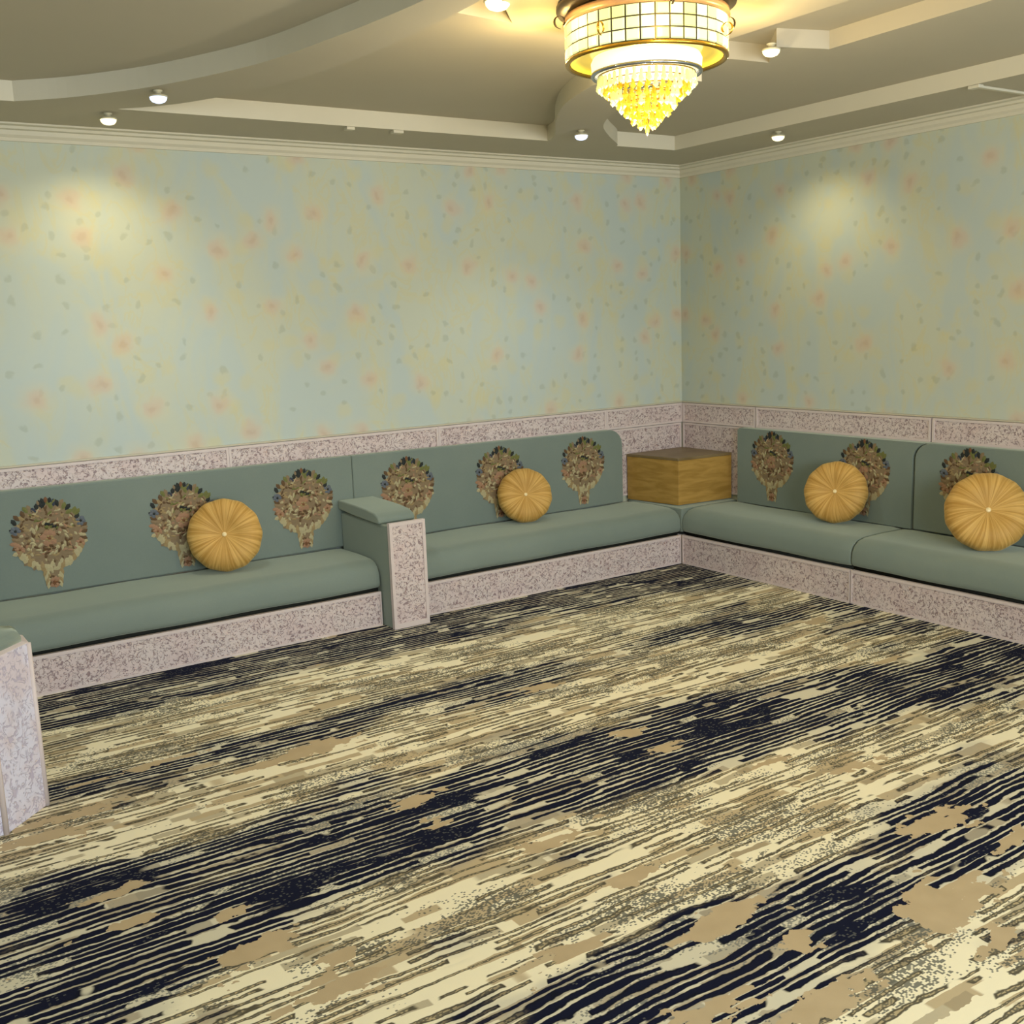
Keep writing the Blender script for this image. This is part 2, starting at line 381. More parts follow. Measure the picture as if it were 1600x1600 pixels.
# ------------------------------------------------------------------ walls
ZC = 2.745
def wall(name, x0, x1, y0, y1, z0, z1, mat, label, parent=None):
    o = box(name, x0, x1, y0, y1, z0, z1, mat, parent)
    if parent is None: tag(o, label, 'wall', kind='structure')
    return o
wall('wall_back', -5.62, 0.15, 0, .15, 0, 2.9, M['paper_back'], 'pale green floral papered wall behind the long left bench')
wall('wall_right', 0, .15, -8.2, 0, 0, 2.9, M['paper_right'], 'pale green floral papered wall behind the right-hand bench')
wall('wall_left', -5.77, -5.62, -2.45, .15, 0, 2.9, M['outer'], 'plain pale wall at the left end of the room')
wall('wall_entry', -6.9, -5.77, -2.45, -2.30, 0, 2.9, M['outer'], 'plain pale return wall of the entry recess')
def wall_with_holes(name, axis, at, thick, a0, a1, holes, label):
    bm = bmesh.new(); z0, z1 = 0, 2.9
    def add(p0, p1, q0, q1):
        if p1-p0 < 1e-4 or q1-q0 < 1e-4: return
        if axis == 'x': bx(bm, p0, p1, at-thick, at, q0, q1)
        else: bx(bm, at-thick, at, p0, p1, q0, q1)
    cur = a0
    for h0, h1, hz0, hz1 in holes:
        add(cur, h0, z0, z1); add(h0, h1, z0, hz0); add(h0, h1, hz1, z1); cur = h1
    add(cur, a1, z0, z1)
    o = mobj(name, bm, M['outer']); tag(o, label, 'wall', kind='structure')
wall_with_holes('wall_front', 'x', -8.2, .15, -7.05, .15, [(-5.6, -3.5, .82, 2.42), (-2.8, -.7, .82, 2.42)], 'plain pale window wall facing the papered corner')
wall_with_holes('wall_entry_side', 'y', -6.9, .15, -8.2, -2.30, [], 'plain pale wall of the entry recess')
def window(name, axis, at, a0, a1, z0, z1, label):
    e = empty(name, ((a0+a1)/2, at, z0) if axis == 'x' else (at, (a0+a1)/2, z0), 0 if axis == 'x' else PI/2)
    W = (a1-a0)/2; Hh = z1-z0
    bm = bmesh.new()
    for s in (-1, 1): bx(bm, s*W-(.05 if s > 0 else 0), s*W+(.05 if s < 0 else 0), -.03, .03, 0, Hh)
    bx(bm, -W+.05, W-.05, -.03, .03, 0, .05); bx(bm, -W+.05, W-.05, -.03, .03, Hh-.05, Hh); bx(bm, -.025, .025, -.03, .03, .05, Hh-.05)
    mobj('window_frame', bm, M['frame_white'], e)
    for s in (-1, 1): box('pane', min(s*.025, s*(W-.05)), max(s*.025, s*(W-.05)), -.004, .004, .05, Hh-.05, M['glass'], e)
    tag(e, label, 'window', kind='structure')
window('window_1', 'x', -8.28, -5.6, -3.5, .82, 2.42, 'white framed window behind the viewpoint, nearer the entry')
window('window_2', 'x', -8.28, -2.8, -.7, .82, 2.42, 'white framed window behind the viewpoint, nearer the right wall')

# ------------------------------------------------------------------ ceiling
def ring_fill(bm, outer, holes, z):
    edges = []
    for lp in [outer]+holes:
        vv = [bm.verts.new((p[0], p[1], z)) for p in lp]
        edges += [bm.edges.new((vv[i], vv[(i+1) % len(vv)])) for i in range(len(vv))]
    bmesh.ops.triangle_fill(bm, edges=edges, use_beauty=True)
def vloop(bm, lp, z0, z1):
    a = [bm.verts.new((p[0], p[1], z0)) for p in lp]; b = [bm.verts.new((p[0], p[1], z1)) for p in lp]
    for i in range(len(lp)): bm.faces.new((a[i], a[(i+1) % len(lp)], b[(i+1) % len(lp)], b[i]))
RECR = [(-2.02, -2.20), (-1.543, -2.25), (-1.735, -2.47), (-1.49, -2.545), (-1.56, -4.2), (-2.02, -4.2)]
RECL = [(-3.30, -2.32), (-2.955, -2.28), (-3.15, -2.50), (-3.15, -4.2), (-3.36, -4.2), (-3.36, -2.6)]
bm = bmesh.new()
ring_fill(bm, [(-7.05, -8.35), (.15, -8.35), (.15, .15), (-7.05, .15)], [RECR, RECL], ZC)
ceil = mobj('ceiling', bm, M['plaster']); tag(ceil, 'olive-shaded plaster tray ceiling with curved ribbons', 'ceiling', kind='structure')
for nm, lp in (('recess', RECR), ('recess', RECL)):
    bm = bmesh.new(); vloop(bm, lp, ZC, ZC+.075); mobj('recess_edge', bm, M['plaster'], ceil)
    bm = bmesh.new(); ring_fill(bm, lp, [], ZC+.075); mobj('recess_panel', bm, M['plaster'], ceil)
ZS = 2.66
INN = [(-5.05, -5.6), (-.575, -5.6), (-.575, -.575), (-5.05, -.575)]
bm = bmesh.new(); ring_fill(bm, [(-5.62, -8.2), (0, -8.2), (0, 0), (-5.62, 0)], [INN], ZS)
mobj('soffit', bm, M['plaster'], ceil)
bm = bmesh.new(); vloop(bm, INN, ZS, ZC); mobj('soffit_edge', bm, M['plaster_white'], ceil)  # step faces in lighter gypsum: window light put into their colour
box('soffit_side', -5.64, -5.62, -8.2, -2.45, ZS, ZC, M['plaster'], ceil)
L1 = smooth_path([(-4.41, -.575), (-4.195, -.774), (-3.944, -1.13), (-3.72, -1.64), (-3.62, -2.13), (-3.575, -2.44), (-3.55, -2.7), (-3.52, -3.0)])
R1 = smooth_path([(-3.975, -.575), (-3.76, -.80), (-3.54, -1.25), (-3.43, -1.70), (-3.39, -2.1), (-3.385, -2.4), (-3.39, -2.7), (-3.42, -3.0)])
L2 = smooth_path([(-1.56, -.575), (-1.63, -.74), (-1.88, -1.09), (-2.10, -1.45), (-2.23, -1.79), (-2.26, -1.95), (-2.27, -2.14)])
R2 = smooth_path([(-1.045, -.575), (-1.10, -.645), (-1.33, -.85), (-1.57, -1.10), (-1.74, -1.4), (-1.83, -1.75), (-1.85, -2.14)])
for Lp, Rp in ((L1, R1), (L2, R2)):
    bm = bmesh.new(); n = len(Lp); k = len(Rp)
    lp = list(Lp)+list(reversed(Rp))
    ring_fill(bm, lp, [], ZS); mobj('ceiling_ribbon', bm, M['plaster'], ceil)
    bm = bmesh.new(); vloop(bm, lp, ZS, ZC); mobj('ribbon_edge', bm, M['plaster_white'], ceil, smooth=False)  # ribbon sides lighter too, window light painted into the gypsum
for x0, x1 in ((-2.83, -2.785), (-2.56, -2.50)):
    box('plaster_tab', x0, x1, -.5745, -.535, ZS-.016, ZS-.0005, M['plaster_white'], ceil, .002)
box('plaster_tab', -.5745, -.535, -2.66, -2.60, ZS-.016, ZS-.0005, M['plaster_white'], ceil, .003)
box('plaster_strip', -.54, -.06, -2.645, -2.620, ZS-.012, ZS, M['plaster_white'], ceil, .003)  # thin pale plaster strip, gives no light

# crown moulding: stepped cove profile along the walls
PROF = [(0, 2.585), (.012, 2.585), (.016, 2.60), (.030, 2.612), (.034, 2.632), (.052, 2.636), (.058, 2.648), (.085, 2.652), (.085, 2.66), (0, 2.66)]
def crown(name, along, a0, a1, label):
    bm = bmesh.new()
    if along == 'x': extrude_poly(bm, PROF, lambda d, z: (a0, -d, z), lambda d, z: (a1+d*0-0, -d, z))
    else: extrude_poly(bm, PROF, lambda d, z: (-d, a0, z), lambda d, z: (-d, a1, z))
    o = mobj(name, bm, M['plaster_white']); tag(o, label, 'crown moulding', kind='structure')
crown('trim_1', 'x', -5.62, -.0, 'stepped plaster crown moulding along the back wall')
crown('trim_2', 'y', -8.2, -.0, 'stepped plaster crown moulding along the right wall')

# wainscot: cap rail and carved boards
def carved_board(name, s0, s1, z0, z1, depth, parent, along, base, border=.014, zmark=None):
    """board along x (front faces -y) or along y (front faces -x): thick frame border, recessed carved field"""
    def P(s, d, z): return (s, base-d, z) if along == 'x' else (base-d, s, z)
    bm = bmesh.new(); inset = depth-.006; B = border
    def quad(a, b, c, d, mi):
        f = bm.faces.new([bm.verts.new(p) for p in (a, b, c, d)]); f.material_index = mi
    o = [(s0, z0), (s1, z0), (s1, z1), (s0, z1)]; i = [(s0+B, z0+B), (s1-B, z0+B), (s1-B, z1-B), (s0+B, z1-B)]
    for k in range(4):
        a, b, c, d = o[k], o[(k+1) % 4], i[(k+1) % 4], i[k]
        quad(P(a[0], depth, a[1]), P(b[0], depth, b[1]), P(c[0], depth, c[1]), P(d[0], depth, d[1]), 1)
        quad(P(d[0], depth, d[1]), P(c[0], depth, c[1]), P(c[0], inset, c[1]), P(d[0], inset, d[1]), 1)
        quad(P(a[0], 0, a[1]), P(b[0], 0, b[1]), P(b[0], depth, b[1]), P(a[0], depth, a[1]), 1)
    quad(*[P(q[0], inset, q[1]) for q in i], 0); quad(*[P(q[0], 0, q[1]) for q in o], 1)
    bmesh.ops.remove_doubles(bm, verts=bm.verts, dist=1e-5)
    return mobj(name, bm, [M['carved'], M['carved_border']], parent)
JA = [-5.62, -4.74, -3.40, -2.06, -.722, -.012]
t3 = box('trim_3', -5.62, -.0, -.012, 0, 1.018, 1.028, M['rail'], None, .002); tag(t3, 'slim cream cap rail on the back wall above the carved boards', 'wall trim', kind='structure')
for a, b in zip(JA, JA[1:]): carved_board('wall_panel', a+.0006, b-.0006, .878, 1.016, .022, t3, 'x', 0)
carved_board('wall_panel', -.95, -.024, .40, .874, .018, t3, 'x', 0)
JB = [-.024, -.736, -2.08, -3.42, -4.76, -6.1]
t4 = box('trim_4', -.012, 0, -6.1, -.0125, 1.018, 1.028, M['rail'], None, .002); tag(t4, 'slim cream cap rail on the right wall above the carved boards', 'wall trim', kind='structure')
for a, b in zip(JB, JB[1:]): carved_board('wall_panel', b+.0045, a-.0045, .878, 1.016, .022, t4, 'y', 0)
carved_board('wall_panel', -.95, -.024, .40, .874, .018, t4, 'y', 0)

# ------------------------------------------------------------------ embroidered medallion (shared mesh)
EM = ['tan', 'taupe', 'cream', 'brown', 'navy', 'black', 'olive', 'rose', 'blue', 'rust']
def make_medallion():
    rnd = random.Random(3); bm = bmesh.new()
    def petal(cx, cy, ang, ln, wd, h, mi):
        ca, sa = math.cos(ang), math.sin(ang)
        pts = [(-.5, 0), (-.22, .42), (.2, .5), (.5, 0), (.2, -.5), (-.22, -.42)]
        ring = [bm.verts.new((cx+(p[0]*ln)*ca-(p[1]*wd)*sa, cy+(p[0]*ln)*sa+(p[1]*wd)*ca, h*.45)) for p in pts]
        c = bm.verts.new((cx, cy, h))
        for k in range(6): f = bm.faces.new((ring[k], ring[(k+1) % 6], c)); f.material_index = mi
    def flower(cx, cy, r, n, h, mi, mc):
        for k in range(n):
            a = 2*PI*k/n+rnd.random(); petal(cx+math.cos(a)*r*.55, cy+math.sin(a)*r*.55, a, r*1.0, r*.75, h, mi)
        petal(cx, cy, rnd.random()*3, r*.6, r*.6, h+.0015, mc)
    I = EM.index; W, Hh, OY = .180, .174, .030
    n = 44; ring = []
    for k in range(n):                                     # backing cloth
        a = 2*PI*k/n; rr = .90+.04*math.cos(11*a)
        ring.append(bm.verts.new((W*rr*math.cos(a), Hh*rr*math.sin(a)+OY, .0012)))
    f = bm.faces.new(ring); f.material_index = I('taupe')
    for k in range(60):                                    # outer wreath
        a = 2*PI*k/60+rnd.uniform(-.04, .04); top = math.sin(a); rr = rnd.uniform(.84, 1.0)
        if top > .1: mi = rnd.choice([I('black'), I('navy'), I('black'), I('olive'), I('brown'), I('tan'), I('taupe')])
        elif top > -.3: mi = rnd.choice([I('tan'), I('rose'), I('brown'), I('taupe'), I('cream')])
        else: mi = rnd.choice([I('cream'), I('cream'), I('tan'), I('taupe')])
        petal(W*rr*math.cos(a), Hh*rr*math.sin(a)+OY, a+rnd.uniform(-.6, .6), .042, .022, rnd.uniform(.0025, .004), mi)
    for sx, sy in ((-.86, .30), (.86, .38)): flower(W*sx, Hh*sy+OY*.6, .026, 6, .005, I('blue'), I('black'))
    for sx in (-.80, .80): flower(W*sx, -.22*Hh+OY*.4, .025, 5, .005, I('rose'), I('rust'))
    for k in range(240):                                   # dense inner stitching
        a = rnd.random()*2*PI; rr = .84*math.sqrt(rnd.random())
        mi = rnd.choice([I('tan'), I('tan'), I('cream'), I('taupe'), I('taupe'), I('brown'), I('brown'), I('rose'), I('olive') if math.sin(a) > .2 else I('cream')])
        petal(W*rr*math.cos(a), Hh*rr*math.sin(a)+OY, rnd.random()*PI, rnd.uniform(.018, .036), rnd.uniform(.008, .016), rnd.uniform(.002, .0045), mi)
    for k in range(24):                                    # cream scroll ring round the rose
        a = 2*PI*k/24; petal(.080*math.cos(a), .080*math.sin(a)+OY-.012, a+PI/2+.6, .034, .012, .005, (I('cream'), I('cream'), I('brown'))[k % 3])
    flower(-.004, OY-.014, .044, 7, .006, I('rose'), I('rust')); flower(0, OY-.016, .024, 5, .007, I('tan'), I('rust'))
    for k in range(10): petal(rnd.uniform(-.012, .045), rnd.uniform(.03, .06)+OY, rnd.random()*3, .020, .014, .0075, rnd.choice([I('black'), I('brown'), I('black'), I('olive')]))
    for k in range(8): petal(rnd.uniform(-.055, .02), rnd.uniform(-.075, -.052)+OY, rnd.random()*3, .024, .012, .0065, I('brown'))
    for sgn in (-1, 1):                                    # cream acanthus swags under the body
        for k in range(8):
            t = k/7; aa = -PI/2+sgn*(1.15-.98*t)
            petal(.158*math.cos(aa), .166*math.sin(aa)+OY, aa+PI/2+sgn*.35, .066, .036, .0042, I('cream') if k % 3 else I('tan'))
    f = bm.faces.new([bm.verts.new(q) for q in ((-.040, -.13, .0014), (-.042, -.225, .0014), (0, -.238, .0014), (.042, -.225, .0014), (.040, -.13, .0014))]); f.material_index = I('taupe')
    for sgn in (-1, 1):                                    # tail bouquet
        for k in range(4): petal(sgn*(.040-.004*k), -.160-.020*k, PI/2+sgn*.2, .050, .020, .004, I('cream') if k % 2 else I('tan'))
    for k in range(14): petal(rnd.uniform(-.03, .03), rnd.uniform(-.225, -.15), rnd.random()*3, .030, .014, .0045, rnd.choice([I('tan'), I('taupe'), I('cream'), I('brown')]))
    flower(0, -.212, .030, 6, .0055, I('rose'), I('rust')); flower(.002, -.216, .016, 5, .0065, I('rust'), I('brown'))
    for k in range(5): petal(-.034+.017*k, .196+.014*math.sin(k*PI/4), PI/2+(k-2)*-.25, .034, .018, .004, [I('taupe'), I('black'), I('rust'), I('black'), I('olive')][k])
    me = bpy.data.meshes.new('medallion'); bm.to_mesh(me); bm.free()
    for e in EM: me.materials.append(M['em_'+e])
    return me
MED = make_medallion()

# ------------------------------------------------------------------ bench modules
def rounded_outline(s0, s1, z0, z1, r0, r1, n=6):
    """outline in (s,z); r0 = corner radius at the s0 top end, r1 at the s1 top end"""
    pts = [(s0, z0), (s1, z0)]
    if r1: pts += [(s1-r1+r1*math.cos(a), z1-r1+r1*math.sin(a)) for a in [PI/2*k/n for k in range(n+1)]]
    else: pts.append((s1, z1))
    if r0: pts += [(s0+r0-r0*math.sin(a), z1-r0+r0*math.cos(a)) for a in [PI/2*k/n for k in range(n+1)]]
    else: pts.append((s0, z1))
    return pts
def bench(label, along, sA, sB, back, med, depth, zt, start, outline=None, front_split=(), cat='bench', group='low corner seating benches', r0=.02, r1=.02, wallpos=0.0, flip=1):
    """along 'x': runs along the back wall (front faces -y); 'y': right wall (front faces -x); flip=-1: left wall (front faces +x)"""
    def P(s, d, z): return (s, -d, z) if along == 'x' else (wallpos-flip*d, s, z)
    mid = (sA+sB)/2
    e = empty('upholstered_bench', P(mid, depth/2, 0)); loc = Vector(e.location)
    def Q(s, d, z): return tuple(Vector(P(s, d, z))-loc)
    def prism(name, pts, d0, d1, mat, bev, seg, parent=e):
        bm = bmesh.new(); extrude_poly(bm, pts, lambda s, z: Q(s, d0, z), lambda s, z: Q(s, d1, z))
        return mobj(name, bm, mat, parent, True, bev, seg)
    # base: carcass, recessed dark strip painting the shade under the cushion, carved front board
    prism('base', [(sA+.004, 0), (sB-.004, 0), (sB-.004, .190), (sA+.004, .190)], .03, depth-.022, M['carved_border'], 0, 1)
    prism('gap_shade_strip', [(sA+.004, .190), (sB-.004, .190), (sB-.004, .212), (sA+.004, .212)], .05, depth-.03, M['gap_shade'], 0, 1)
    cuts = [sA]+list(front_split)+[sB]
    for a, b in zip(cuts, cuts[1:]):
        bm = bmesh.new(); B = .016
        dF, dI = depth, depth-.005
        o = [(a+.0015, 0), (b-.0015, 0), (b-.0015, .194), (a+.0015, .194)]; i = [(o[0][0]+B*.5, B*.7), (o[1][0]-B*.5, B*.7), (o[1][0]-B*.5, .194-B), (o[0][0]+B*.5, .194-B)]
        def quad(p, mi):
            f = bm.faces.new([bm.verts.new(q) for q in p]); f.material_index = mi
        for k in range(4):
            p, q, r_, t_ = o[k], o[(k+1) % 4], i[(k+1) % 4], i[k]
            quad((Q(p[0], dF, p[1]), Q(q[0], dF, q[1]), Q(r_[0], dF, r_[1]), Q(t_[0], dF, t_[1])), 1)
            quad((Q(t_[0], dF, t_[1]), Q(r_[0], dF, r_[1]), Q(r_[0], dI, r_[1]), Q(t_[0], dI, t_[1])), 1)
            quad((Q(p[0], depth-.021, p[1]), Q(q[0], depth-.021, q[1]), Q(q[0], dF, q[1]), Q(p[0], dF, p[1])), 1)
        quad([Q(c[0], dI, c[1]) for c in i], 0)
        bmesh.ops.remove_doubles(bm, verts=bm.verts, dist=1e-5)
        mobj('front_panel', bm, [M['carved'], M['carved_border']], e)
    # seat cushion with a soft rounded front edge and slight crown
    bm = bmesh.new()
    prof = [(.088, .214), (depth-.012, .214), (depth+.002, .224), (depth+.008, .245), (depth+.004, .295), (depth-.014, .335), (depth-.048, .360), (depth-.10, .371), (depth-.25, .374), (.088, .370)]
    n = 24; rows = []
    for k in range(n+1):
        t = k/n; s = sA+.003+(sB-sA-.006)*t
        e_ = min(t, 1-t)*(sB-sA); dz = -.006*max(0, 1-e_/.03)
        rows.append([bm.verts.new(Q(s, d-(.008*max(0, 1-e_/.03) if d > .3 else 0), z+(dz if z > .3 else 0)+.002*math.sin(9*s+3*d))) for d, z in prof])
    for a, b in zip(rows, rows[1:]):
        for k in range(len(prof)): k2 = (k+1) % len(prof); bm.faces.new((a[k], a[k2], b[k2], b[k]))
    bm.faces.new(rows[0]); bm.faces.new(list(reversed(rows[-1])))
    mobj('seat_cushion', bm, M['fabric'], e, True, .006, 2)
    # backrest
    if back:
        bs0, bs1, bz = back
        pts = outline or rounded_outline(bs0, bs1, .372, bz, r0, r1)
        bk = prism('backrest', pts, .024, .085, M['fabric'], .009, 3)
        for k, mc in enumerate(med):
            m = bpy.data.objects.new('medallion', MED); link(m, bk)
            if along == 'x': m.matrix_local = Matrix.Translation(Q(mc, .0855, .640)) @ Matrix.Rotation(PI/2, 4, 'X')
            else: m.matrix_local = Matrix.Translation(Q(mc, .0855, .650)) @ Matrix.Rotation(-flip*PI/2, 4, 'Z') @ Matrix.Rotation(PI/2, 4, 'X')
    tag(e, label, cat, group)
    return e
bench('sage green bench with three medallions, left of the armrest on the long wall', 'x', -4.93, -2.79, (-4.93, -2.692, .915), (-4.38, -3.70, -3.01), .57, .37, 0, outline=[(-4.93, .372), (-2.691, .372), (-2.691, .902), (-4.93, .918)])
bench('sage green bench with rounded back end between the armrest and the wooden corner table', 'x', -2.555, -.546, (-2.688, -.636, .886), (-2.33, -1.66, -.985), .57, .37, 0, outline=[(-2.689, .372), (-.636, .372)]+[(-.746+.11*math.cos(q), .773+.11*math.sin(q)) for q in [PI/2*k/7 for k in range(8)]]+[(-2.689, .902)])
# right wall, nearest the corner: its back runs up round the next bench's rounded corner
cn = [(-2.008, .372), (-.634, .372), (-.634, .86), (-.652, .878)]
cn += [(-2.105, .878)] + [(-2.108+.10*math.sin(a), .778+.10*math.cos(a)) for a in [PI/2*k/6 for k in range(1, 7)]]
bench('sage green bench with two medallions on the right wall beside the corner table', 'y', -1.952, -.575, (-2.0, -.634, .878), (-.945, -1.675), .545, .37, 0, outline=cn)
bench('sage green bench at the right edge, its back rounded at the seam', 'y', -3.75, -1.956, (-3.75, -2.021, .880), (-2.37, -3.08), .545, .37, 0, r0=.02, r1=.10)
bench('sage green bench along the left wall behind the chamfered armrest', 'y', -1.72, -.585, (-1.72, -.60, .89), (-1.15,), .57, .37, 0, wallpos=-5.62, flip=-1, r0=.02, r1=.02)
# plain corner seat filler under the wooden table
e = empty('corner_bench', (-.3, -.3, 0)); tag(e, 'sage green corner seat under the wooden table where the benches meet', 'bench')
def cs(name, a, b, c, d, z0, z1, m, bev): return box(name, a+.3, b+.3, c+.3, d+.3, z0, z1, m, e, bev, 3, True)
cs('base', -.520, -.03, -.55, -.03, 0, .19, M['carved_border'], 0)
cs('gap_shade_strip', -.520, -.03, -.55, -.03, .19, .2135, M['gap_shade'], 0)  # same dark strip, painting the gap's shade at the corner
cs('seat_cushion', -.5445, -.024, -.5735, -.024, .214, .3705, M['fabric'], .006)

# ------------------------------------------------------------------ middle armrest
a = empty('armrest', (-2.675, -.38, 0)); tag(a, 'padded armrest with tall carved front board between the two long-wall benches', 'armrest')
ox, oy = 2.675, .38
box('body', -2.783+ox, -2.564+ox, -.672+oy, -.09+oy, 0, .575, M['fabric'], a, .006, 2, True)
bm = bmesh.new()
pp = [(-.088, .60), (-.088, .652), (-.30, .648), (-.44, .642), (-.545, .632), (-.585, .615), (-.60, .595), (-.60, .576), (-.30, .585)]
extrude_poly(bm, pp, lambda d, z: (-2.798+ox, d+oy, z), lambda d, z: (-2.570+ox, d+oy, z))
mobj('top_pad', bm, M['fabric'], a, True, .010, 3)
bm = bmesh.new()
def fp(s, d, z): return (s+ox, -d+oy, z)
o_ = [(-2.785, 0), (-2.564, 0), (-2.564, .592), (-2.785, .592)]; i_ = [(-2.767, .03), (-2.582, .03), (-2.582, .574), (-2.767, .574)]
for k in range(4):
    p, q, r_, t_ = o_[k], o_[(k+1) % 4], i_[(k+1) % 4], i_[k]
    for pts, mi in (((fp(p[0], .70, p[1]), fp(q[0], .70, q[1]), fp(r_[0], .70, r_[1]), fp(t_[0], .70, t_[1])), 1),
                    ((fp(t_[0], .70, t_[1]), fp(r_[0], .70, r_[1]), fp(r_[0], .695, r_[1]), fp(t_[0], .695, t_[1])), 1),
                    ((fp(p[0], .674, p[1]), fp(q[0], .674, q[1]), fp(q[0], .70, q[1]), fp(p[0], .70, p[1])), 1)):
        f = bm.faces.new([bm.verts.new(v) for v in pts]); f.material_index = mi
f = bm.faces.new([bm.verts.new(fp(c[0], .695, c[1])) for c in i_]); f.material_index = 0
f = bm.faces.new([bm.verts.new(fp(c[0], .674, c[1])) for c in o_]); f.material_index = 1
bmesh.ops.remove_doubles(bm, verts=bm.verts, dist=1e-5)
mobj('front_panel', bm, [M['carved'], M['carved_border']], a)

# ------------------------------------------------------------------ chamfered end armrest, near left
a = empty('end_armrest', (-5.2, -1.87, 0)); tag(a, 'tall white carved armrest with chamfered corner at the left edge of the frame', 'armrest')
ox, oy = 5.2, 1.87
OUT = [(-5.60, -1.73), (-4.80, -1.73), (-4.80, -1.85), (-4.963, -2.014), (-5.60, -2.014)]
INS = [(-5.59, -1.74), (-4.822, -1.74), (-4.822, -1.845), (-4.972, -1.995), (-5.59, -1.995)]
bm = bmesh.new()
n = len(OUT)
lo = [bm.verts.new((p[0]+ox, p[1]+oy, 0)) for p in OUT]; hi = [bm.verts.new((p[0]+ox, p[1]+oy, .605)) for p in OUT]; inn = [bm.verts.new((p[0]+ox, p[1]+oy, .612)) for p in INS]
for k in range(n):
    k2 = (k+1) % n
    f = bm.faces.new((lo[k], lo[k2], hi[k2], hi[k])); f.material_index = 0
    f = bm.faces.new((hi[k], hi[k2], inn[k2], inn[k])); f.material_index = 1
bm.faces.new(lo); bm.faces.new(inn)
M['carved_big'] = mat_carved('carved_fretwork_end_board', (210, 207, 222), (178, 168, 186), .7)  # lavender base paints the bluish window light onto this board
mobj('carved_shell', bm, [M['carved_big'], M['carved_border']], a, False, .002, 2)
# slim white corner posts where the boards meet
for (x, y) in ((-4.804, -1.852), (-4.964, -2.011)):
    bm = bmesh.new(); bmesh.ops.create_cone(bm, cap_ends=True, segments=10, radius1=.010, radius2=.010, depth=.604, matrix=Matrix.Translation((x+ox, y+oy, .302)))
    mobj('corner_post', bm, M['carved_border'], a, True)
bm = bmesh.new()
C0 = Vector((-5.2, -1.86))
levels = [(1.0, .612), (1.0, .628), (.985, .640), (.95, .650), (.85, .657), (.6, .660)]
rings = []
for sc_, z in levels: rings.append([bm.verts.new((C0.x+(p[0]-C0.x)*sc_+ox, C0.y+(p[1]-C0.y)*sc_+oy, z)) for p in INS])
for r_, t_ in zip(rings, rings[1:]):
    for k in range(n): bm.faces.new((r_[k], r_[(k+1) % n], t_[(k+1) % n], t_[k]))
bm.faces.new(rings[-1]); bm.faces.new(list(reversed(rings[0])))
mobj('top_pad', bm, M['fabric'], a, True)

# ------------------------------------------------------------------ wooden corner table
a = empty('corner_table', (-.26, -.26, .3765)); tag(a, 'square golden wooden box table in the corner between the benches', 'table')
KB, KL, KF, KR = Vector((-.028, -.028)), Vector((-.550, -.028)), Vector((-.487, -.482)), Vector((-.028, -.522))   # back, left, front, right corners
off = Vector((.26, .26))
def kite(name, pts, z0, z1, mat, bev=0):
    bm = bmesh.new(); extrude_poly(bm, [tuple(p+off) for p in pts], lambda x, y: (x, y, z0), lambda x, y: (x, y, z1))
    return mobj(name, bm, mat, a, False, bev)
nL = Vector((.018, .0025)); nR = Vector((-.0016, .018)); KI = KF+nL+nR
kite('body', [KB, KL+nL+Vector((.001, 0)), KI+Vector((.001, .001)), KR+nR+Vector((0, .001))], 0, .300, M['wood'])
kite('side_panel', [KL, KL+nL, KI, KF], 0, .302, M['wood'], .0015)
kite('side_panel', [KF+Vector((.0005, -.0002)), KI+Vector((.0005, -.0002)), KR+nR, KR], 0, .302, M['wood'], .0015)
kite('table_top', [KB, KL+Vector((-.003, 0)), KF+Vector((-.003, -.003)), KR+Vector((0, -.003))], .3025, .320, M['wood_dark'], .002)

# ------------------------------------------------------------------ round pleated cushions
def make_cushion_mesh():
    bm = bmesh.new(); R0, T = .19, .075; NT_, rows = 96, 15; grid = []
    for side in (1, -1):
        pass
    prof = []
    for k in range(rows+1):
        a = PI*k/rows            # 0 = front centre, PI = back centre
        r = R0*math.sin(a)**.62 if 0 < k < rows else 0
        z = T*math.copysign(abs(math.cos(a))**.8, math.cos(a))
        z -= math.copysign(.046*max(0, 1-r/(R0*.62))**1.3, math.cos(a))
        prof.append((r, z))
    rings = []
    for r, z in prof:
        if r < 1e-6: rings.append([bm.verts.new((0, 0, z))]); continue
        ring = []
        for k in range(NT_):
            th = 2*PI*k/NT_
            pl = math.cos(18*th)*.5+.5*math.cos(18*th+1.3*math.sin(3*th))
            amp = .017*(r/R0)*(1-.55*(r/R0)**4)
            rr = r*(1+.010*math.cos(12*th)*(r/R0)**3); zz = z+math.copysign(amp*pl*.7, z)
            ring.append(bm.verts.new((rr*math.cos(th), rr*math.sin(th), zz)))
        rings.append(ring)
    for a, b in zip(rings, rings[1:]):
        for k in range(NT_):
            k2 = (k+1) % NT_
            if len(a) == 1: bm.faces.new((a[0], b[k], b[k2]))
            elif len(b) == 1: bm.faces.new((a[k], b[0], a[k2]))
            else: bm.faces.new((a[k], b[k], b[k2], a[k2]))
    bmesh.ops.recalc_face_normals(bm, faces=bm.faces)
    me = bpy.data.meshes.new('cushion_cover'); bm.to_mesh(me); bm.free()
    for p in me.polygons: p.use_smooth = True
    me.materials.append(M['gold'])
    bm = bmesh.new(); bmesh.ops.create_uvsphere(bm, u_segments=14, v_segments=8, radius=.013)
    for v in bm.verts: v.co.z = v.co.z*.6+.0365
    mb = bpy.data.meshes.new('button'); bm.to_mesh(mb); bm.free()
    for p in mb.polygons: p.use_smooth = True
    mb.materials.append(M['button'])
    return me, mb
CME, CMB = make_cushion_mesh()
